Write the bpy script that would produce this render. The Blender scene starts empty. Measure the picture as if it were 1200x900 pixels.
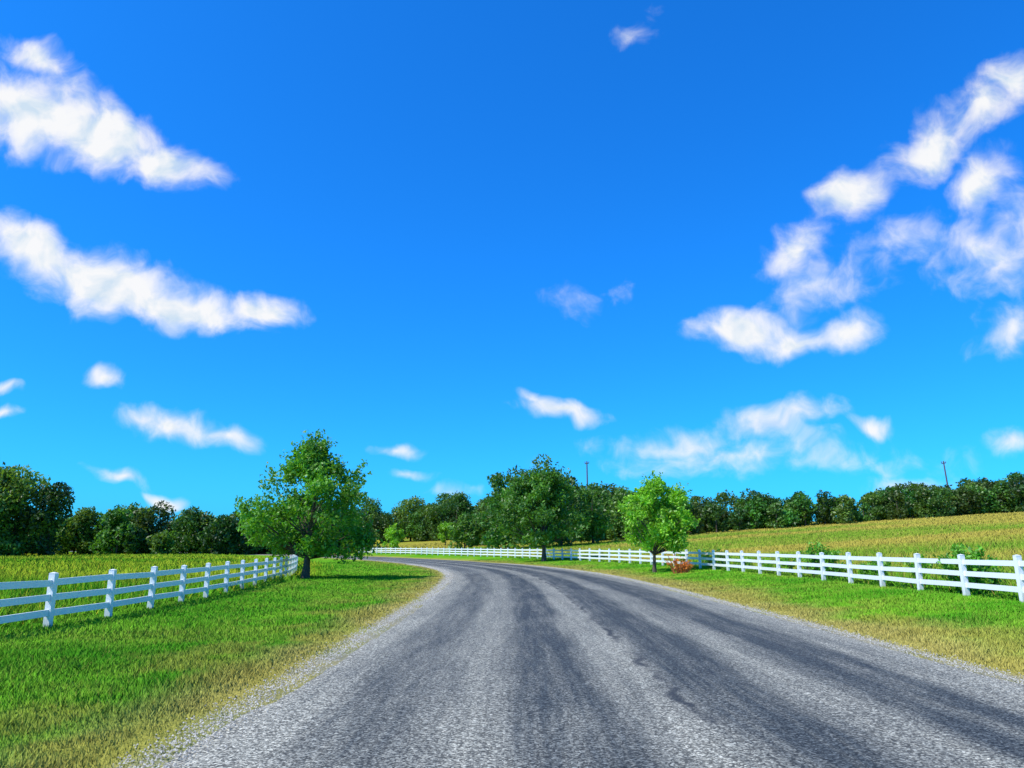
import bpy, math, random
import numpy as np
from mathutils import Vector
rng=np.random.default_rng(7); random.seed(7)
scn=bpy.context.scene
scn.view_settings.view_transform='Standard'; scn.view_settings.look='None'; scn.view_settings.exposure=0
EYE=1.7
# ---------------------------------------------------------------- helpers
def mesh_np(name,V,F,mat=None,col=None,parent=None,smooth=False,extra=None):
    V=np.asarray(V,dtype=np.float32); F=np.asarray(F,dtype=np.int32)
    me=bpy.data.meshes.new(name); k=F.shape[1]
    me.vertices.add(len(V)); me.vertices.foreach_set('co',V.ravel())
    me.loops.add(F.size); me.loops.foreach_set('vertex_index',F.ravel())
    me.polygons.add(len(F)); me.polygons.foreach_set('loop_start',np.arange(len(F),dtype=np.int32)*k)
    if smooth: me.polygons.foreach_set('use_smooth',np.ones(len(F),dtype=bool))
    me.update(calc_edges=True)
    if col is not None:
        a=me.color_attributes.new('Col','FLOAT_COLOR','POINT')
        c=np.ones((len(V),4),dtype=np.float32); c[:,:3]=col; a.data.foreach_set('color',c.ravel())
    if extra:
        for n,v in extra.items():
            a=me.attributes.new(n,'FLOAT','POINT'); a.data.foreach_set('value',np.asarray(v,dtype=np.float32))
    ob=bpy.data.objects.new(name,me); scn.collection.objects.link(ob)
    if mat: me.materials.append(mat)
    if parent: ob.parent=parent
    return ob
def empty(name,loc=(0,0,0)):
    e=bpy.data.objects.new(name,None); e.location=loc; e.empty_display_size=.2; scn.collection.objects.link(e); return e
def sst(x,a,b):
    t=np.clip((x-a)/(b-a),0,1); return t*t*(3-2*t)
_lat=np.random.default_rng(3).random((256,256))
def vnoise(x,y,sc=1.0,off=0):
    x=np.asarray(x)*sc+off*17.3; y=np.asarray(y)*sc+off*9.1
    xi=np.floor(x).astype(int); yi=np.floor(y).astype(int); fx=x-xi; fy=y-yi
    fx=fx*fx*(3-2*fx); fy=fy*fy*(3-2*fy)
    g=lambda a,b:_lat[a%256,b%256]
    return (g(xi,yi)*(1-fx)+g(xi+1,yi)*fx)*(1-fy)+(g(xi,yi+1)*(1-fx)+g(xi+1,yi+1)*fx)*fy
def fbm(x,y,sc,off=0):
    return (vnoise(x,y,sc,off)+.5*vnoise(x,y,sc*2.1,off+1)+.25*vnoise(x,y,sc*4.3,off+2))/1.75
# ---------------------------------------------------------------- road centreline
ctrl=[(1.8,-160),(1.8,-80),(1.8,-30),(1.8,0),(1.85,20),(1.6,34.7),(.6,48.7),(-2.5,64.7),(-9.2,85),(-17.0,103),(-28,124),(-44,150),(-66,178),(-100,214),(-150,256),(-230,310),(-330,360)]
def catmull(P,step=3.0):
    P=np.array(P,float); P=np.vstack([2*P[0]-P[1],P,2*P[-1]-P[-2]]); out=[]
    for i in range(1,len(P)-2):
        p0,p1,p2,p3=P[i-1:i+3]; n=max(2,int(np.linalg.norm(p2-p1)/step))
        for t in np.arange(n)/n:
            out.append(.5*((2*p1)+(-p0+p2)*t+(2*p0-5*p1+4*p2-p3)*t*t+(-p0+3*p1-3*p2+p3)*t**3))
    out.append(P[-2]); return np.array(out)
CL=catmull(ctrl,4.0)
A=CL[:-1]; D=CL[1:]-CL[:-1]; L2=(D**2).sum(1)
def sdist_exact(x,y):
    x=np.asarray(x,float).ravel(); y=np.asarray(y,float).ravel(); out=np.empty(len(x))
    for i in range(0,len(x),20000):
        px=x[i:i+20000,None]-A[None,:,0]; py=y[i:i+20000,None]-A[None,:,1]
        t=np.clip((px*D[:,0]+py*D[:,1])/L2,0,1)
        dx=px-t*D[:,0]; dy=py-t*D[:,1]; d2=dx*dx+dy*dy; j=d2.argmin(1); r=np.arange(len(j))
        cr=D[j,0]*py[r,j]-D[j,1]*px[r,j]
        out[i:i+20000]=np.sqrt(d2[r,j])*np.where(cr>0,-1,1)
    return out
GX=np.arange(-320,321,2.5); GY=np.arange(-40,381,2.5); _X,_Y=np.meshgrid(GX,GY); SD=sdist_exact(_X,_Y).reshape(_X.shape)
def sdist(x,y):
    x=np.asarray(x,float).ravel(); y=np.asarray(y,float).ravel(); fx=(x-GX[0])/2.5; fy=(y-GY[0])/2.5
    inside=(fx>=0)&(fx<len(GX)-1.001)&(fy>=0)&(fy<len(GY)-1.001); out=np.empty(len(x))
    if inside.any():
        a=fx[inside]; b=fy[inside]; i=a.astype(int); j=b.astype(int); a=a-i; b=b-j
        out[inside]=(SD[j,i]*(1-a)+SD[j,i+1]*a)*(1-b)+(SD[j+1,i]*(1-a)+SD[j+1,i+1]*a)*b
    if (~inside).any(): out[~inside]=sdist_exact(x[~inside],y[~inside])
    return out
HW=4.68
def height(x,y,s):
    e=s-HW; h=sst(e,.3,6)*.33; f=np.maximum(e-6,0)
    rise=.07*np.where(f<105,f,105+ (f-105)*.1)
    h=h+rise*sst(f,0,1.5)
    el=-s-HW
    far=np.clip((np.abs(s)-16)/40,0,1)
    h=h+far*(fbm(x,y,.02,4)-.5)*.8
    h=h-.05*sst(el,.3,3)*(1-sst(el,3,7))
    return h
def hz(x,y):
    x=np.atleast_1d(x); y=np.atleast_1d(y); return height(x,y,sdist(x,y))
# ---------------------------------------------------------------- materials
def newmat(name):
    m=bpy.data.materials.new(name); m.use_nodes=True; nt=m.node_tree; nt.nodes.clear()
    return m,nt,nt.nodes.new('ShaderNodeOutputMaterial')
def N(nt,t,**k):
    n=nt.nodes.new(t)
    for a,b in k.items(): setattr(n,a,b)
    return n
def mathn(nt,op,a,b=None,c=None,clamp=False):
    n=N(nt,'ShaderNodeMath',operation=op,use_clamp=clamp)
    for i,v in enumerate((a,b,c)):
        if v is None: continue
        if isinstance(v,(int,float)): n.inputs[i].default_value=v
        else: nt.links.new(v,n.inputs[i])
    return n.outputs[0]
def noise(nt,vec,scale,detail=4,rough=.55,out='Fac'):
    n=N(nt,'ShaderNodeTexNoise'); n.inputs['Scale'].default_value=scale; n.inputs['Detail'].default_value=detail; n.inputs['Roughness'].default_value=rough
    if vec is not None: nt.links.new(vec,n.inputs['Vector'])
    return n.outputs[out]
def maprange(nt,v,a,b,c,d,smooth=False):
    n=N(nt,'ShaderNodeMapRange'); n.interpolation_type='SMOOTHSTEP' if smooth else 'LINEAR'
    nt.links.new(v,n.inputs[0])
    for i,q in enumerate((a,b,c,d)): n.inputs[i+1].default_value=q
    return n.outputs[0]
def mix(nt,f,a,b,bt='MIX'):
    n=N(nt,'ShaderNodeMix',data_type='RGBA',blend_type=bt)
    for i,v in ((0,f),(6,a),(7,b)):
        if isinstance(v,(int,float)): n.inputs[i].default_value=v
        elif isinstance(v,tuple): n.inputs[i].default_value=(*v,1)
        else: nt.links.new(v,n.inputs[i])
    return n.outputs[2]
def leafmat(name,trans=.35,up=0.0,gloss=.04):
    m,nt,o=newmat(name)
    at=N(nt,'ShaderNodeAttribute',attribute_name='Col')
    p=N(nt,'ShaderNodeBsdfDiffuse'); nt.links.new(at.outputs['Color'],p.inputs['Color']); last=p.outputs[0]
    if trans>0:
        t=N(nt,'ShaderNodeBsdfTranslucent'); tc=mix(nt,1.0,at.outputs['Color'],(1.25,1.15,.5),'MULTIPLY'); nt.links.new(tc,t.inputs['Color'])
        ms=N(nt,'ShaderNodeMixShader'); ms.inputs[0].default_value=trans
        nt.links.new(last,ms.inputs[1]); nt.links.new(t.outputs[0],ms.inputs[2]); last=ms.outputs[0]
    if gloss>0:
        gl=N(nt,'ShaderNodeBsdfGlossy'); gl.inputs['Roughness'].default_value=.5; ms=N(nt,'ShaderNodeMixShader'); ms.inputs[0].default_value=gloss
        nt.links.new(last,ms.inputs[1]); nt.links.new(gl.outputs[0],ms.inputs[2]); last=ms.outputs[0]
    nt.links.new(last,o.inputs[0])
    if up>0:
        g=N(nt,'ShaderNodeNewGeometry')
        a=N(nt,'ShaderNodeVectorMath',operation='SCALE'); a.inputs[3].default_value=1-up; nt.links.new(g.outputs['Normal'],a.inputs[0])
        b=N(nt,'ShaderNodeVectorMath',operation='ADD'); b.inputs[1].default_value=(0,0,up); nt.links.new(a.outputs[0],b.inputs[0])
        c=N(nt,'ShaderNodeVectorMath',operation='NORMALIZE'); nt.links.new(b.outputs[0],c.inputs[0])
        nt.links.new(c.outputs[0],p.inputs['Normal'])
    return m
M_leaf=leafmat('leaf_foliage',.42)
M_grass=leafmat('grass_blades',0,up=.62,gloss=0)
def barkmat():
    m,nt,o=newmat('bark'); tc=N(nt,'ShaderNodeTexCoord')
    mp=N(nt,'ShaderNodeMapping'); mp.inputs['Scale'].default_value=(9,9,2); nt.links.new(tc.outputs['Object'],mp.inputs[0])
    n=noise(nt,mp.outputs[0],2,6,.65); c=mix(nt,n,(.035,.024,.017),(.16,.12,.085))
    p=N(nt,'ShaderNodeBsdfPrincipled'); p.inputs['Roughness'].default_value=.9; nt.links.new(c,p.inputs['Base Color'])
    b=N(nt,'ShaderNodeBump'); b.inputs['Strength'].default_value=.8; b.inputs['Distance'].default_value=.03; nt.links.new(n,b.inputs['Height']); nt.links.new(b.outputs[0],p.inputs['Normal'])
    nt.links.new(p.outputs[0],o.inputs[0]); return m
M_bark=barkmat()
def simple(name,c,rough=.6,var=.2,sc=5,metal=0):
    m,nt,o=newmat(name); tc=N(nt,'ShaderNodeTexCoord'); n=noise(nt,tc.outputs['Object'],sc,5)
    col=mix(nt,n,tuple(v*(1-var) for v in c),tuple(min(1,v*(1+var)) for v in c))
    p=N(nt,'ShaderNodeBsdfPrincipled'); p.inputs['Roughness'].default_value=rough; p.inputs['Metallic'].default_value=metal
    nt.links.new(col,p.inputs['Base Color']); nt.links.new(p.outputs[0],o.inputs[0]); return m
def fencemat():
    m,nt,o=newmat('white_fence_paint'); g=N(nt,'ShaderNodeNewGeometry')
    n=noise(nt,g.outputs['Position'],3.5,5,.65); n2=noise(nt,g.outputs['Position'],22,4,.6)
    at=N(nt,'ShaderNodeAttribute',attribute_name='hgt')
    low=maprange(nt,at.outputs['Fac'],0,.35,.65,0); f=mathn(nt,'MULTIPLY',low,maprange(nt,n,.35,.7,.2,1))
    c=mix(nt,maprange(nt,n2,.5,.8,0,.25),(.84,.84,.83),(.62,.61,.56)); c=mix(nt,f,c,(.38,.37,.24))
    p=N(nt,'ShaderNodeBsdfPrincipled'); p.inputs['Roughness'].default_value=.45; nt.links.new(c,p.inputs['Base Color']); nt.links.new(p.outputs[0],o.inputs[0]); return m
M_fence=fencemat()
def groundmat():
    m,nt,o=newmat('ground_grass_soil'); at=N(nt,'ShaderNodeAttribute',attribute_name='Col'); g=N(nt,'ShaderNodeNewGeometry'); P=g.outputs['Position']
    n1=noise(nt,P,1.3,4,.6); n2=noise(nt,P,28,3,.7)
    c=mix(nt,1.0,at.outputs['Color'],mix(nt,maprange(nt,n1,.3,.7,0,1),(.78,.82,.75),(1.2,1.15,1.15)),'MULTIPLY')
    c=mix(nt,1.0,c,mix(nt,maprange(nt,n2,.3,.7,0,1),(.5,.55,.5),(1.35,1.3,1.2)),'MULTIPLY')
    p=N(nt,'ShaderNodeBsdfDiffuse'); nt.links.new(c,p.inputs['Color'])
    b=N(nt,'ShaderNodeBump'); b.inputs['Strength'].default_value=.7; b.inputs['Distance'].default_value=.05; nt.links.new(n2,b.inputs['Height']); nt.links.new(b.outputs[0],p.inputs['Normal'])
    nt.links.new(p.outputs[0],o.inputs[0]); return m
M_ground=groundmat()
def roadmat():
    m,nt,o=newmat('chip_seal_asphalt'); s=N(nt,'ShaderNodeAttribute',attribute_name='lat').outputs['Fac']; v=N(nt,'ShaderNodeAttribute',attribute_name='lon').outputs['Fac']
    cv=N(nt,'ShaderNodeCombineXYZ'); nt.links.new(s,cv.inputs[0]); nt.links.new(v,cv.inputs[1])
    def stretched(sx,sy,detail=5,rough=.6,sc=1):
        mp=N(nt,'ShaderNodeMapping'); mp.inputs['Scale'].default_value=(sx,sy,1); nt.links.new(cv.outputs[0],mp.inputs[0]); return noise(nt,mp.outputs[0],sc,detail,rough)
    wob=stretched(.15,.12,2); str1=stretched(3.0,.16,4,.6); str2=stretched(11,.6,4,.7); patch=stretched(1.0,.25,4,.65)
    ss=mathn(nt,'ADD',s,mathn(nt,'MULTIPLY',mathn(nt,'SUBTRACT',wob,.5),.6))
    cr=N(nt,'ShaderNodeValToRGB'); cr.color_ramp.interpolation='EASE'; fac=mathn(nt,'DIVIDE',mathn(nt,'ADD',ss,4.7),9.4,clamp=True); nt.links.new(fac,cr.inputs[0])
    prof=[(-4.7,-.4),(-4.1,.1),(-3.5,.62),(-2.9,.68),(-2.4,.3),(-2.1,.28),(-1.5,.86),(-.95,.86),(-.5,.25),(-.1,.12),(.3,.82),(1.1,.9),(1.55,.35),(1.9,.35),(2.5,.88),(3.2,.86),(3.8,.3),(4.7,-.3)]
    el=cr.color_ramp.elements
    while len(el)<len(prof): el.new(.5)
    for i,(a,b) in enumerate(prof):
        q=(b+.4)/1.4; el[i].position=(a+4.7)/9.4; el[i].color=(q,q,q,1)
    dark=mathn(nt,'MULTIPLY_ADD',cr.outputs[0],1.4,-.4)
    mod=mathn(nt,'ADD',mathn(nt,'MULTIPLY',mathn(nt,'SUBTRACT',str1,.5),1.1),mathn(nt,'MULTIPLY',mathn(nt,'SUBTRACT',patch,.5),.9))
    mod=mathn(nt,'ADD',mod,mathn(nt,'MULTIPLY',mathn(nt,'SUBTRACT',str2,.5),.9))
    dk=mathn(nt,'ADD',dark,mod,clamp=True)
    base=mix(nt,dk,(.33,.305,.225),(.066,.071,.064))
    vo=N(nt,'ShaderNodeTexVoronoi'); vo.inputs['Scale'].default_value=55; nt.links.new(cv.outputs[0],vo.inputs['Vector'])
    sx=N(nt,'ShaderNodeSeparateColor'); nt.links.new(vo.outputs['Color'],sx.inputs[0])
    chip=maprange(nt,mathn(nt,'POWER',sx.outputs[0],1.8),0,1,.35,2.3); n3=maprange(nt,noise(nt,cv.outputs[0],17,4,.85),.33,.67,.45,1.5)
    cc=N(nt,'ShaderNodeCombineColor'); t=mathn(nt,'MULTIPLY',chip,n3)
    for i in range(3): nt.links.new(t,cc.inputs[i])
    c=mix(nt,1.0,base,cc.outputs[0],'MULTIPLY')
    crn=stretched(.8,1.2,3,.6); cd=mathn(nt,'ABSOLUTE',mathn(nt,'SUBTRACT',mathn(nt,'ADD',s,mathn(nt,'MULTIPLY',mathn(nt,'SUBTRACT',crn,.5),.5)),.05))
    cm=mathn(nt,'MULTIPLY',maprange(nt,cd,.02,.10,.8,0),maprange(nt,stretched(.2,.5,3),.42,.55,0,1)); c=mix(nt,cm,c,(.03,.033,.035))
    p=N(nt,'ShaderNodeBsdfPrincipled'); nt.links.new(c,p.inputs['Base Color']); p.inputs['Roughness'].default_value=.8; p.inputs['Specular IOR Level'].default_value=.2
    b=N(nt,'ShaderNodeBump'); b.inputs['Strength'].default_value=.7; b.inputs['Distance'].default_value=.01; nt.links.new(chip,b.inputs['Height']); nt.links.new(b.outputs[0],p.inputs['Normal'])
    nt.links.new(p.outputs[0],o.inputs[0]); return m
M_road=roadmat()
# ---------------------------------------------------------------- ground
def axis(a,b,d,lim,gr=1.12):
    mid=list(np.arange(a,b+1e-6,d)); st=d; x=b; hi=[]
    while x<lim: st*=gr; x+=st; hi.append(x)
    st=d; x=a; lo=[]
    while x>-lim: st*=gr; x-=st; lo.append(x)
    return np.array(lo[::-1]+mid+hi)
gx=axis(-26,22,.35,2500,1.07); gy=axis(2,80,.5,2500,1.07)
X,Y=np.meshgrid(gx,gy); x=X.ravel(); y=Y.ravel(); S=sdist(x,y); Z=height(x,y,S)
Z=np.where(np.abs(S)<HW-.3,-.05,Z)
def zonecol(x,y,s):
    e=np.where(s>0,s-HW,-s-HW)
    g1=np.array([.085,.35,.016]); g2=np.array([.22,.51,.028]); nn=np.clip(fbm(x,y,.6,1)*2.0-.5,0,1)[:,None]; c=g1*(1-nn)+g2*nn
    dry=np.array([.55,.43,.12]); c2=np.array([.42,.38,.28])
    w=.9+1.3*(fbm(x,y,.35,6)-.4); w=np.where(s>0,w*1.9,w*1.2)
    k=(1-sst(e,w*.3,w*1.5))[:,None]*.9; c=c*(1-k)+dry*k
    k=(1-sst(e,.05,.35))[:,None]*.9; c=c*(1-k)+c2*k
    k=(sst(fbm(x,y,.9,8),.47,.66)*(1-sst(e,1.2,5.0)))[:,None]*.6; c=c*(1-k)+np.array([.44,.38,.07])*k
    k=(sst(fbm(x,y,.45,18),.56,.75))[:,None]*.35; c=c*(1-k)+np.array([.34,.40,.05])*k
    mr=sst(s,HW+6.2,HW+9)[:,None]; nb=fbm(x*.2,y,.10,11)[:,None]; n3=fbm(x,y,.05,13)[:,None]
    gold=np.array([.48,.40,.065]); ol=np.array([.13,.35,.02]); t=np.clip(.34+2.0*(nb-.5)+1.4*(n3-.5)+.012*(s[:,None]-10),0,.97)
    mcol=ol*(1-t)+gold*t; c=c*(1-mr)+mcol*mr
    ml=sst(-s,HW+7.4,HW+9.5)[:,None]; t=np.clip(.45+2.0*(nb-.5)+.006*(-s[:,None]-15),0,.95)
    mcol=np.array([.11,.36,.015])*(1-t)+np.array([.44,.52,.03])*t; c=c*(1-ml)+mcol*ml
    return c
GC=zonecol(x,y,S)
nx,ny=len(gx),len(gy); idx=np.arange(nx*ny).reshape(ny,nx)
F=np.stack([idx[:-1,:-1],idx[:-1,1:],idx[1:,1:],idx[1:,:-1]],-1).reshape(-1,4)
mesh_np('ground',np.stack([x,y,Z],1),F,M_ground,GC*.85,smooth=True)
# ---------------------------------------------------------------- road
C2=catmull(ctrl,.5); T=np.gradient(C2,axis=0); T/=np.linalg.norm(T,axis=1)[:,None]; Nr=np.stack([T[:,1],-T[:,0]],1)
lon=np.concatenate([[0],np.cumsum(np.linalg.norm(np.diff(C2,axis=0),axis=1))])
lats=np.linspace(-1,1,21); V=[];LA=[];LO=[]
for j,l in enumerate(lats):
    w=HW*l*np.ones(len(C2))
    if abs(l)==1: w=w+np.sign(l)*(.22*(fbm(lon,lon*0+l,1.1,20)-.5)+.08*(rng.random(len(lon))-.5))
    P=C2+Nr*w[:,None]; z=.035*(1-l*l)+ (.012 if abs(l)<1 else -.02)
    V.append(np.column_stack([P,np.full(len(P),z)])); LA.append(w); LO.append(lon)
n=len(C2); V=np.vstack(V); idx=np.arange(21*n).reshape(21,n)
F=np.stack([idx[:-1,:-1],idx[1:,:-1],idx[1:,1:],idx[:-1,1:]],-1).reshape(-1,4)
mesh_np('road',V,F,M_road,smooth=True,extra={'lat':np.concatenate(LA),'lon':np.concatenate(LO)})
M_chip=leafmat('gravel_chips',.0,gloss=0)
n=26000; t=rng.random(n)**1.6*70+4; side=rng.choice([-1,1],n); off=HW+rng.normal(0.02,.16,n); i=np.searchsorted(C2[:,1],t)
px=C2[i,0]+Nr[i,0]*side*off; py=t+Nr[i,1]*side*off; r=.006+.008*rng.random(n)+.0002*t
tet=np.array([[1,0,0],[-.5,.87,0],[-.5,-.87,0],[0,0,.9]]); a=rng.random(n)*6.28; ca,sa=np.cos(a),np.sin(a)
V=np.empty((n,4,3))
for k in range(4):
    V[:,k,0]=px+r*(tet[k,0]*ca-tet[k,1]*sa); V[:,k,1]=py+r*(tet[k,0]*sa+tet[k,1]*ca); V[:,k,2]=np.where(off<HW,.022,.012)+r*tet[k,2]
F=(np.arange(n)[:,None,None]*4+np.array([[0,1,3],[1,2,3],[2,0,3]])[None]).reshape(-1,3)
mesh_np('loose_gravel',V.reshape(-1,3),F,M_chip,np.repeat(np.array([.42,.40,.34])*(.5+.9*rng.random((n,1))),4,axis=0))
# ---------------------------------------------------------------- grass blades
def blades(name,x,y,z,h,w,col,lean=.35,root=.62):
    n=len(x); a=rng.random(n)*2*np.pi; lx=rng.normal(0,lean,n)*h; ly=rng.normal(0,lean,n)*h
    dx=np.cos(a)*w*.5; dy=np.sin(a)*w*.5; V=np.empty((n,3,3))
    V[:,0]=np.stack([x-dx,y-dy,z-.02],1); V[:,1]=np.stack([x+dx,y+dy,z-.02],1); V[:,2]=np.stack([x+lx,y+ly,z+h],1)
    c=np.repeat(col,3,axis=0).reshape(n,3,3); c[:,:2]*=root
    return mesh_np(name,V.reshape(-1,3),np.arange(3*n).reshape(n,3),M_grass,c.reshape(-1,3))
def scatter(x0,x1,y0,y1,n):
    x=rng.uniform(x0,x1,n); u=rng.random(n); y=y0*(y1/y0)**u; return x,y
xs=[];ys=[]
for (x0,x1,y0,y1,n) in [(-10.5,-2,4.5,14,190000),(-11,-1,12,40,150000),(5.5,13.5,8,40,170000),(-20,-2,38,90,45000),(-8,13,38,90,70000)]:
    a,b=scatter(x0,x1,y0,y1,n); xs.append(a); ys.append(b)
x=np.concatenate(xs); y=np.concatenate(ys); s=sdist(x,y); e=np.abs(s)-HW
keep=(e>.03)&(e<8.3)&(rng.random(len(x))<.15+.85*sst(e,.05,.7)); x,y,s,e=x[keep],y[keep],s[keep],e[keep]
z=height(x,y,s); d=np.hypot(x,y); col=zonecol(x,y,s)*(.65+.8*rng.random((len(x),1)))
yl=rng.random(len(x))<.09; col[yl]=col[yl]*.4+np.array([.40,.36,.08])*.6
h=(.03+.05*rng.random(len(x)))*(.3+1.6*fbm(x,y,1.3,30)); h*=np.clip(e/1.0,.5,1); w=.006+.0009*d
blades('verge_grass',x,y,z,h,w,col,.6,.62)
def field(x0,x1,y0,y1,n,side,hmin,hmax):
    x,y=scatter(x0,x1,y0,y1,n); s=sdist(x,y); sg=s*side
    k=(sg>HW+ (6.4 if side>0 else 7.6)); x,y,s=x[k],y[k],s[k]; z=height(x,y,s); d=np.hypot(x,y)
    col=zonecol(x,y,s)*(.75+.6*rng.random((len(x),1))); cl=fbm(x,y,.5,41)
    h=(hmin+(hmax-hmin)*rng.random(len(x)))*(.3+1.3*cl); w=.008+.0007*d
    st=rng.random(len(x))<.10; col[st]=np.array([.55,.52,.04]) if side<0 else np.array([.46,.37,.09])
    return x,y,z,h,w,col
pr=[field(-30,-9,9,40,100000,-1,.15,.5),field(-110,-10,28,190,160000,-1,.12,.38)]
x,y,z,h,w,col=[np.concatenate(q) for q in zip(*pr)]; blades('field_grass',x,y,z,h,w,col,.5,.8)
pr=[field(10,45,9,50,120000,1,.15,.5),field(-30,140,40,180,260000,1,.08,.26)]
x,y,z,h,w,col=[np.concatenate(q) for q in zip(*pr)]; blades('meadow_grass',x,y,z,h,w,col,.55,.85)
# ---------------------------------------------------------------- fences
def box(V,F,H,c,ax,ay,az):
    b=len(V)
    for sz in (-1,1):
        for sx,sy in ((-1,-1),(1,-1),(1,1),(-1,1)):
            V.append(tuple(c+ax*sx+ay*sy+az*sz)); H.append(float((c+az*sz)[2]))
    for f in ((0,3,2,1),(4,5,6,7),(0,1,5,4),(1,2,6,5),(2,3,7,6),(3,0,4,7)): F.append([b+i for i in f])
def fence(name,pts,spacing=2.35,H=1.12,start=0):
    P=catmull(pts,.1); L=np.concatenate([[0],np.cumsum(np.linalg.norm(np.diff(P,axis=0),axis=1))])
    t=np.arange(start,L[-1],spacing); px=np.interp(t,L,P[:,0]); py=np.interp(t,L,P[:,1]); pz=hz(px,py)
    V=[];F=[];HH=[]; Zu=np.array([0,0,1.])
    for i in range(len(t)):
        j=min(i,len(t)-2); T=np.array([px[j+1]-px[j],py[j+1]-py[j],0]); T/=np.linalg.norm(T); Nn=np.array([T[1],-T[0],0])
        g=np.array([px[i],py[i],pz[i]]); r=.066; tl=Zu+T*random.gauss(0,.012)+Nn*random.gauss(0,.012); hh=H+random.gauss(0,.01); tp=g+tl*hh
        k=len(V); box(V,F,HH,g+tl*(hh/2-.1),T*r,Nn*r,tl*(hh/2+.1))
        b=len(V)
        for sx,sy in ((-1,-1),(1,-1),(1,1),(-1,1)): V.append(tuple(tp+Zu*.002+T*sx*(r+.006)+Nn*sy*(r+.006))); HH.append(hh)
        V.append(tuple(tp+Zu*.03)); HH.append(hh)
        for q in range(4): F.append([b+q,b+(q+1)%4,b+4,b+4])
        for q in range(k,len(V)): HH[q]-=g[2]
        if i<len(t)-1:
            g2=np.array([px[i+1],py[i+1],pz[i+1]])
            for ri,rz in enumerate((.30,.62,.94)):
                a=g+Zu*(rz+random.gauss(0,.009)); c=g2+Zu*(rz+random.gauss(0,.009)); dv=(c-a)/2
                k=len(V); box(V,F,HH,(a+c)/2,dv,Nn*.024,Zu*.068)
                for q in range(k,len(V)): HH[q]=rz
    quads=[f for f in F if f[2]!=f[3]]; tris=[f[:3]for f in F if f[2]==f[3]]
    me=bpy.data.meshes.new(name); me.from_pydata([tuple(v) for v in V],[],quads+tris); me.materials.append(M_fence)
    a=me.attributes.new('hgt','FLOAT','POINT'); a.data.foreach_set('value',np.array(HH,dtype=np.float32))
    ob=bpy.data.objects.new(name,me); scn.collection.objects.link(ob); return px,py
fence('white_rail_fence',[(-9.9,-22),(-9.9,0),(-9.9,15.5),(-9.98,21.5),(-11.2,34),(-13.3,46),(-17,60),(-22.5,78)],start=.9)
k=(C2[:,1]>-20)&(C2[:,1]<146); RP=(C2+Nr*(HW+6.15))[k][::12]
fx,fy=fence('white_rail_fence',[tuple(p) for p in RP],start=1.2)
# ---------------------------------------------------------------- trees
def tube(V,F,pts,rad,k=7):
    pts=[Vector(p) for p in pts]; b=len(V); n=len(pts)
    for i,p in enumerate(pts):
        d=(pts[min(i+1,n-1)]-pts[max(i-1,0)]).normalized(); u=d.cross(Vector((.3,1,.1))).normalized(); v=d.cross(u)
        for j in range(k):
            a=2*math.pi*j/k; V.append(tuple(p+(u*math.cos(a)+v*math.sin(a))*rad[i]))
    for i in range(n-1):
        for j in range(k): F.append([b+i*k+j,b+i*k+(j+1)%k,b+(i+1)*k+(j+1)%k,b+(i+1)*k+j])
def leaf_quads(C,size,col):
    n=len(C); a=rng.normal(size=(n,3)); a/=np.linalg.norm(a,axis=1)[:,None]
    b=rng.normal(size=(n,3)); b[:,2]*=.6; b-=a*(a*b).sum(1)[:,None]; b/=np.linalg.norm(b,axis=1)[:,None]
    s=size[:,None]; V=np.stack([C-a*s*.6,C-b*s*.3,C+a*s*.6,C+b*s*.3],1).reshape(-1,3)
    return V,np.arange(4*n).reshape(n,4),np.repeat(col,4,axis=0)
def rinterp(prof,t): return np.interp(t,[p[0] for p in prof],[p[1] for p in prof])
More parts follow.
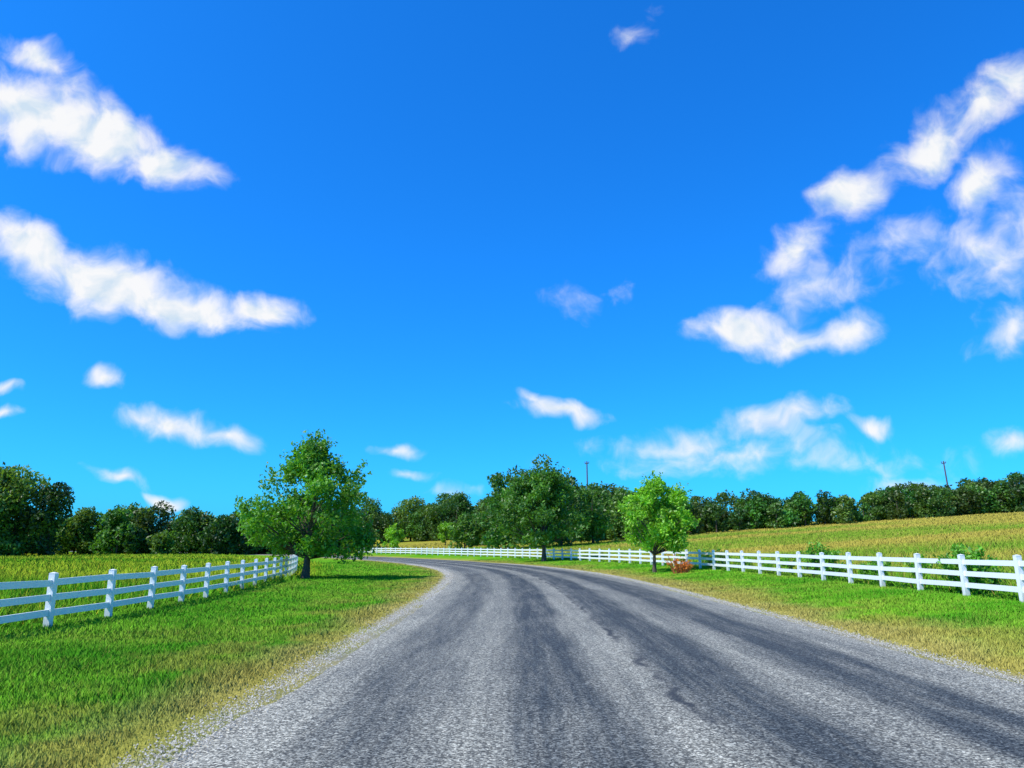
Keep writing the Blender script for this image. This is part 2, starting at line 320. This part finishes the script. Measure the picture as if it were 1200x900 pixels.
def tree(name,x,y,H,R,prof,base,trunk_r,nclump,nleaf,lsize,col,seed,lean=(0,0),offc=(0,0),clr=.7,sprig=.25,extra=()):
    global rng
    rng=np.random.default_rng(seed); random.seed(seed); z0=float(hz(x,y)[0])-.05
    e=empty(name,(x,y,z0)); V=[];F=[]
    top=H*.82; tp=[];tr=[]
    for i in range(9):
        t=i/8; tp.append((lean[0]*t+random.gauss(0,.04)*t*H*.25,lean[1]*t+random.gauss(0,.03)*t*H*.2,t*top)); tr.append(trunk_r*((1-t)**.9*.95+.05)*(1.35 if i==0 else 1))
    tube(V,F,tp,tr,9)
    def trunk_at(z):
        t=min(max(z/top,0),1)*8; i=min(int(t),7); f=t-i; return Vector(tp[i]).lerp(Vector(tp[i+1]),f),trunk_r*((1-t/8)**.9*.95+.05)
    cl=[(q[0],q[1],q[2],clr*q[3]) for q in extra]
    for i in range(nclump):
        t=rng.random()**.85; rr=R*rinterp(prof,t); a=rng.random()*2*np.pi; q=np.sqrt(rng.random()*.75+.25) if rng.random()<.8 else rng.random()*.6
        q*= .8+.3*rng.random()
        cx=np.cos(a)*rr*q+offc[0]*t; cy=np.sin(a)*rr*q+offc[1]*t; cz=base+(H-base)*t
        cl.append((cx,cy,cz,clr*(.65+.6*rng.random())))
    LV=[];LF=[];LC=[];off=0
    for (cx,cy,cz,cr) in cl:
        hr=math.hypot(cx,cy); zs=max(base*.8,cz-hr*random.uniform(.5,1.0)-.3); p0,r0=trunk_at(min(zs,top*.95)); p3=Vector((cx,cy,cz))
        m=p0.lerp(p3,.5)+Vector((random.gauss(0,.12),random.gauss(0,.12),-.02*hr+random.gauss(0,.1))); r=min(r0*.5,.018+.016*(p3-p0).length)
        tube(V,F,[p0,p0.lerp(m,.5),m,p3],[r,r*.8,r*.55,.008],5)
        n=int(nleaf*(.6+.8*rng.random())*(cr/clr)**2)
        u=rng.normal(size=(n,3)); u/=np.linalg.norm(u,axis=1)[:,None]; rad=cr*rng.random(n)**.5; P=u*rad[:,None]*np.array([1,1,.72])
        k=int(n*sprig); dirs=rng.normal(size=(6,3)); dirs[:,2]=np.abs(dirs[:,2])*1.1; dirs/=np.linalg.norm(dirs,axis=1)[:,None]
        j=rng.integers(0,6,k); P[:k]=dirs[j]*(cr*(.5+1.0*rng.random((k,1))))+rng.normal(0,.10*cr,(k,3))
        C=P+np.array([cx,cy,cz]); cv=.75+.5*rng.random(); c=np.array(col)*(cv*(.7+.6*rng.random((n,1)))); yy=rng.random(n)<.15; c[yy]*=np.array([1.5,1.25,.9])
        v,f,cc=leaf_quads(C,lsize*(.6+.8*rng.random(n)),c); LV.append(v); LF.append(f+off); LC.append(cc); off+=len(v)
    mesh_np('trunk_and_branches',V,F,M_bark,parent=e,smooth=True)
    mesh_np('leaves',np.vstack(LV),np.vstack(LF),M_leaf,np.vstack(LC),parent=e)
    return e
round_p=[(0,.6),(.12,.9),(.3,1),(.5,.88),(.7,.6),(.88,.3),(1,.08)]
oval_p=[(0,.65),(.2,1),(.45,1),(.7,.82),(.88,.5),(1,.15)]
tree('deciduous_tree',-11.1,41,7.0,3.75,round_p,1.35,.2,95,300,.17,(.12,.33,.02),11,lean=(.3,0),offc=(.0,0),clr=.72,sprig=.3,extra=[(2.2,-.5,1.3,1),(3.0,0,1.5,.9),(3.4,.4,2.0,.9),(1.4,-1,1.6,.9),(2.6,1,1.4,.8)])
tree('deciduous_tree',8.6,46,5.2,2.35,oval_p,1.35,.11,60,280,.16,(.24,.54,.03),12,lean=(.1,.1),offc=(.3,0),clr=.58)
tree('deciduous_tree',3.2,76,8.6,4.3,oval_p,1.9,.22,90,250,.27,(.09,.25,.022),13,clr=1.05,sprig=.15)
tree('deciduous_tree',-23.5,150,4.6,2.3,oval_p,.8,.1,25,130,.35,(.26,.54,.03),14,clr=.8)
tree('deciduous_tree',-14.5,165,4.6,1.7,oval_p,.5,.1,18,130,.35,(.24,.50,.03),15,clr=.7)
# distant tree masses -----------------------------------------------------
def mass(name,entries,seed,lsize=.5,dens=1.0,col=(.06,.175,.02)):
    global rng
    rng=np.random.default_rng(seed); LV=[];LF=[];LC=[];off=0; TV=[];TF=[]
    for (x,y,H,R) in entries:
        z0=float(hz(x,y)[0])-.2; cb=np.array(col)*(.5+1.25*rng.random()); cb=cb*np.array([.8+.9*rng.random(),1,1])
        nc=int(10+R*3); tube(TV,TF,[(x,y,z0),(x,y,z0+H*.7)],[R*.06,.05],5)
        for i in range(nc):
            t=rng.random(); rr=R*math.sqrt(max(0.02,1-(1.7*t-.75)**2)); a=rng.random()*2*math.pi; q=rng.random()**.4
            cr=R*(.26+.2*rng.random()); c0=np.array([x+math.cos(a)*rr*q*.85,y+math.sin(a)*rr*q*.85,z0+.08*H+(H*.92-cr*.5)*t])
            n=int(80*dens*(cr/1.2)**1.6)+20; u=rng.normal(size=(n,3)); u/=np.linalg.norm(u,axis=1)[:,None]
            P=c0+u*(cr*(.72+.5*rng.random((n,1))**1.5))*np.array([1,1,.85]); P[:,2]=np.maximum(P[:,2],z0)
            cc=cb*(.75+.5*rng.random())*(.6+.8*rng.random((n,1)))
            v,f,c=leaf_quads(P,lsize*(.6+.9*rng.random(n)),cc); LV.append(v);LF.append(f+off);LC.append(c);off+=len(v)
    e=empty(name)
    mesh_np('trunks',TV,TF,M_bark,parent=e)
    mesh_np('foliage',np.vstack(LV),np.vstack(LF),M_leaf,np.vstack(LC),parent=e)
def row(pts,n,jit=4,rows=2,dy=7,seed=1,hr=(.72,1.22)):
    r=np.random.default_rng(seed); out=[]; P=np.array(pts,float)
    for k in range(rows):
        for i in range(n):
            t=(i+r.random()*.8)/n*(len(P)-1); j=min(int(t),len(P)-2); f=t-j; q=P[j]*(1-f)+P[j+1]*f
            H=q[2]*(hr[0]+(hr[1]-hr[0])*r.random())*(.9 if k==0 else 1.0)*(.85+.3*float(vnoise(q[0],0,.06,seed)))
            if r.random()<.22: H*=.66
            out.append((q[0]+r.normal(0,jit*.4),q[1]+k*dy+r.normal(0,jit*.5),H,max(2.0,H*(.36+.16*r.random()))))
    return out
ent=row([(-112,150,9.2),(-60,152,9.2),(-36,175,9.5)],38,seed=2,hr=(.8,1.16))+row([(-300,150,10),(-200,140,11),(-112,140,11)],24,seed=3,dy=9)
ent+=[(-100,131,15,6.6),(-93,130,15.2,7),(-86.5,131,15,6.6),(-81,132,12.5,4.6),(-89.5,128,14,5.5),(-96,128,14,5.5),(-108,133,14,6.4),(-120,134,14,7)]
mass('distant_tree_line',ent,21,.55)
ent=row([(-60,200,10),(-20,205,10),(5,200,12)],24,seed=5)+row([(-8,150,8.5),(0,148,9.5),(14,142,9.5),(24,140,9.0)],16,seed=6)
ent+=[(3.5,120,14.8,4.9),(-1.2,124,12.4,4.2),(8.0,122,12.4,4.2),(13.5,126,10.5,3.8),(-8,128,6.5,3)]
mass('distant_tree_line',ent,22,.5,col=(.055,.16,.018))
ent=row([(20,138,8.6),(45,150,7.6),(60,150,6.6),(80,150,6.8),(92,150,5.8),(101,148,7.6),(125,140,7),(210,90,8)],76,seed=8,rows=2)
mass('distant_tree_line',ent,23,.45)
# weeds and saplings along the right fence --------------------------------
def shrub(name,x,y,H,R,n,ls,col,seed,stems=7,mat=M_leaf,flat=1,slope=0,stemcol=None,sr=1):
    global rng
    rng=np.random.default_rng(seed); random.seed(seed); z0=float(hz(x,y)[0]); e=empty(name,(x,y,z0)); V=[];F=[];P=[]
    for i in range(stems):
        a=random.random()*6.28; q=R*random.uniform(.2,1); hx=math.cos(a)*q; tip=Vector((hx,math.sin(a)*q*flat,H*random.uniform(.5,1)*(1-slope*(hx/R+1)*.5)))
        b0=Vector((hx*.4*(slope>0),0,-.05)); m=b0.lerp(tip,.5)+Vector((0,0,.12*H)); tube(V,F,[b0,m,tip],[.018*sr,.012*sr,.004*sr],4)
        k=n//stems; t=rng.random(k)**.7; pp=np.array([np.array(b0)*(1-2*s)+np.array(m)*(2*s) if s<.5 else np.array(m)*(2-2*s)+np.array(tip)*(2*s-1) for s in t]); P.append(pp+rng.normal(0,.07*R+.04,(k,3)))
    P=np.vstack(P); P[:,2]=np.maximum(P[:,2],.03)
    mesh_np('stems',V,F,stemcol or M_bark,parent=e); c=np.array(col)*(.5+1.0*rng.random((len(P),1))); v,f,cc=leaf_quads(P,ls*(.6+.8*rng.random(len(P))),c); mesh_np('leaves',v,f,mat,cc,parent=e)
gcol=(.17,.44,.03)
r0=np.random.default_rng(99)
for i in range(24):
    yy=17+i*1.55+r0.normal(0,.5); H=.55+.75*r0.random()**1.5; R=.35+.4*r0.random(); j=np.searchsorted(C2[:,1],yy); off=HW+7.0+r0.random()*1.2
    shrub('weed_shrub',C2[j,0]+Nr[j,0]*off,yy+Nr[j,1]*off,H,R,450,.10,gcol,50+i)
for i,(yy,H) in enumerate([(21.6,1.45),(22.5,1.5),(31.5,1.4),(33.2,1.5)]):
    shrub('weed_shrub',1.7+HW+6.8,yy,H,.5,850,.11,gcol,90+i)
shrub('dead_branch_pile',9.5,43.0,1.35,.95,520,.10,(.78,.24,.03),70,stems=34,flat=.35,slope=.75,stemcol=simple('dead_wood',(.50,.17,.04),.8),sr=2.2)
# ---------------------------------------------------------------- sign and poles
def warning_sign(x,y):
    z=float(hz(x,y)[0]); e=empty('warning_sign',(x,y,z)); V=[];F=[]; tube(V,F,[(0,0,-.1),(0,0,2.6)],[.04,.04],6); mesh_np('post',V,F,simple('galvanised',(.35,.35,.36),.5),parent=e)
    r=.53; me=bpy.data.meshes.new('panel'); pts=[(0,r),(r,0),(0,-r),(-r,0)]
    me.from_pydata([(a,-.05,2.2+b) for a,b in pts]+[(a,-.065,2.2+b) for a,b in pts],[],[(0,1,2,3),(7,6,5,4)]+[(i,(i+1)%4,(i+1)%4+4,i+4) for i in range(4)])
    o=bpy.data.objects.new('panel',me); scn.collection.objects.link(o); o.parent=e; me.materials.append(simple('sign_yellow',(.8,.55,.02),.4,.05))
warning_sign(-24.2,136)
def pole(x,y,H,lean,head):
    z=float(hz(x,y)[0]); e=empty('utility_pole',(x,y,z)); V=[];F=[]; tube(V,F,[(0,0,-.2),(lean*.5,0,H*.5),(lean,0,H)],[.2,.17,.13],8)
    mesh_np('shaft',V,F,simple('weathered_wood',(.12,.11,.10),.9),parent=e); V=[];F=[]
    tube(V,F,[(lean-head,0,H-.5),(lean+head,0,H-.4)],[.10,.10],6)
    for q in (-head,0,head): tube(V,F,[(lean+q,0,H-.45),(lean+q,0,H-.05)],[.09,.05],6)
    mesh_np('crossarm',V,F,simple('arm',(.1,.1,.1),.8),parent=e)
pole(16,158,16.0,0,.4); pole(94,160,12.0,-.6,.45)
# ---------------------------------------------------------------- world
SEL=50; SAZ=-118
w=bpy.data.worlds.new('World'); scn.world=w; w.use_nodes=True; nt=w.node_tree; nt.nodes.clear(); out=N(nt,'ShaderNodeOutputWorld')
try: w.cycles.sampling_method='MANUAL'; w.cycles.sample_map_resolution=256
except Exception as ex: print(ex)
sky=N(nt,'ShaderNodeTexSky'); sky.sky_type='NISHITA'; sky.sun_disc=False; sky.sun_elevation=math.radians(SEL); sky.sun_rotation=math.radians(SAZ%360)
sky.air_density=1.0; sky.dust_density=1.1; sky.ozone_density=3.0; sky.altitude=200
hs=N(nt,'ShaderNodeHueSaturation'); hs.inputs['Saturation'].default_value=1.22; nt.links.new(sky.outputs[0],hs.inputs['Color'])
gm=N(nt,'ShaderNodeGamma'); gm.inputs[1].default_value=.86; nt.links.new(hs.outputs[0],gm.inputs[0])
skc=mix(nt,1.0,gm.outputs[0],(.17,1.40,2.75),'MULTIPLY')
bg=N(nt,'ShaderNodeBackground'); bg.inputs[1].default_value=.12; nt.links.new(skc,bg.inputs[0])
tc=N(nt,'ShaderNodeTexCoord'); vr=N(nt,'ShaderNodeVectorRotate',rotation_type='X_AXIS'); vr.inputs['Angle'].default_value=-math.radians(12.36); nt.links.new(tc.outputs['Generated'],vr.inputs['Vector'])
sp=N(nt,'ShaderNodeSeparateXYZ'); nt.links.new(vr.outputs[0],sp.inputs[0])
yy=mathn(nt,'MAXIMUM',sp.outputs[1],.05); cb=N(nt,'ShaderNodeCombineXYZ')
nt.links.new(mathn(nt,'DIVIDE',sp.outputs[0],yy),cb.inputs[0]); nt.links.new(mathn(nt,'DIVIDE',sp.outputs[2],yy),cb.inputs[1]); cb.inputs[2].default_value=1.0; P0=cb.outputs[0]
def vm(op,a,b=None,sc=None,o=0):
    n=N(nt,'ShaderNodeVectorMath',operation=op)
    for i,v in enumerate((a,b)):
        if v is None: continue
        if isinstance(v,tuple): n.inputs[i].default_value=v
        else: nt.links.new(v,n.inputs[i])
    if sc is not None: n.inputs[3].default_value=sc
    return n.outputs['Value'] if op=='DOT_PRODUCT' else n.outputs[0]
wc=noise(nt,P0,10,2,.55,'Color'); P1=vm('ADD',P0,vm('MULTIPLY',vm('SUBTRACT',wc,(.5,.5,.5)),(.07,.07,0)))
# clouds on the sky sphere, in a tangent-plane chart (milliunits/867): x, y, rx, ry, tilt deg, thickness
CL_=[(-560,318,105,62,-12,1.15),(-485,290,110,54,-24,1.25),(-410,258,85,32,-12,1.05),(-560,385,60,24,-22,.85),
(-560,160,90,34,-25,1.1),(-470,120,120,48,-14,1.25),(-380,92,105,36,-14,1.15),(-295,86,60,26,-6,1.05),
(-482,6,30,15,-20,.85),(-588,-30,26,9,0,.6),(-588,0,26,8,0,.6),(-395,-52,75,22,-12,.85),(-430,-42,40,14,0,.7),(-330,-66,38,13,0,.6),
(-135,-77,34,10,-3,.8),(-460,-111,42,13,-5,.85),(-410,-130,28,10,-5,.8),(-115,-106,30,7,0,.5),(-65,-122,30,9,0,.45),
(60,-38,64,15,-5,.9),(28,-26,24,9,-20,.55),(185,-68,100,19,4,.58),(315,-42,85,22,5,.72),(265,-80,150,26,4,.48),(422,-50,36,14,-5,.85),(460,-118,60,16,10,.5),(582,-70,40,18,0,.7),(330,-92,200,18,2,.34),
(270,60,78,30,-3,1.05),(330,48,80,20,5,.85),(395,58,46,28,15,1.0),
(330,158,62,32,40,.72),(355,118,72,42,20,.50),(400,225,56,36,32,.95),(440,162,60,28,30,.42),
(485,275,66,44,30,.95),(555,322,62,42,35,.85),(595,355,46,38,0,.8),(548,232,64,40,48,.82),(590,190,40,46,20,.7),(500,170,80,36,20,.46),(575,150,80,44,10,.6),(590,60,55,30,10,.5),
(95,100,36,20,20,.24),(150,410,26,16,45,.26)]
m=None
for (cx,cy,rx,ry,ti,wt) in CL_:
    c_,s_=math.cos(math.radians(ti)),math.sin(math.radians(ti)); cx/=867;cy/=867;rx/=867;ry/=867
    q1=vm('DOT_PRODUCT',P1,(c_/rx,s_/rx,-(cx*c_+cy*s_)/rx)); q2=vm('DOT_PRODUCT',P1,(-s_/ry,c_/ry,-(-cx*s_+cy*c_)/ry))
    r2=mathn(nt,'MULTIPLY_ADD',q1,q1,mathn(nt,'MULTIPLY',q2,q2)); l=mathn(nt,'SQRT',r2)
    v=mathn(nt,'MULTIPLY_ADD',l,-wt,wt)
    m=v if m is None else mathn(nt,'SMOOTH_MAX',m,v,.12)
m=mathn(nt,'MAXIMUM',m,-1.0)
nA=noise(nt,P1,20,5,.55); nB=noise(nt,vm('ADD',P1,(-.014,.014,0)),20,3,.55)
dens=maprange(nt,mathn(nt,'ADD',m,mathn(nt,'MULTIPLY',mathn(nt,'SUBTRACT',nA,.5),1.3)),-.08,.85,0,1,True)
dens=mathn(nt,'MULTIPLY',dens,maprange(nt,sp.outputs[1],.1,.3,0,1)); dens=mathn(nt,'MULTIPLY',dens,.97)
sh=maprange(nt,mathn(nt,'SUBTRACT',nA,nB),-.20,.08,0,1)  # sun shading painted into the cloud colour: sunward flanks white, lee flanks blue-grey
cc=mix(nt,sh,(.66,.80,.93),(1.0,1.0,1.0)); b2=N(nt,'ShaderNodeBackground'); nt.links.new(cc,b2.inputs[0]); b2.inputs[1].default_value=.97
ms=N(nt,'ShaderNodeMixShader'); nt.links.new(dens,ms.inputs[0]); nt.links.new(bg.outputs[0],ms.inputs[1]); nt.links.new(b2.outputs[0],ms.inputs[2]); nt.links.new(ms.outputs[0],out.inputs[0])
# ---------------------------------------------------------------- sun, camera
sd=bpy.data.lights.new('sun','SUN'); sd.energy=5.0; sd.angle=math.radians(.53); sd.color=(1,.93,.82); so=bpy.data.objects.new('sun',sd); scn.collection.objects.link(so)
az=math.radians(SAZ); el=math.radians(SEL); to=Vector((math.sin(az)*math.cos(el),math.cos(az)*math.cos(el),math.sin(el))); so.rotation_euler=(-to).to_track_quat('-Z','Y').to_euler(); so.location=to*50
cd=bpy.data.cameras.new('camera'); cd.lens=26; cd.sensor_width=36; cd.clip_end=6000; cd.clip_start=.1; co=bpy.data.objects.new('camera',cd); scn.collection.objects.link(co)
co.location=(0,0,EYE); co.rotation_euler=(math.radians(90+12.36),0,0); scn.camera=co
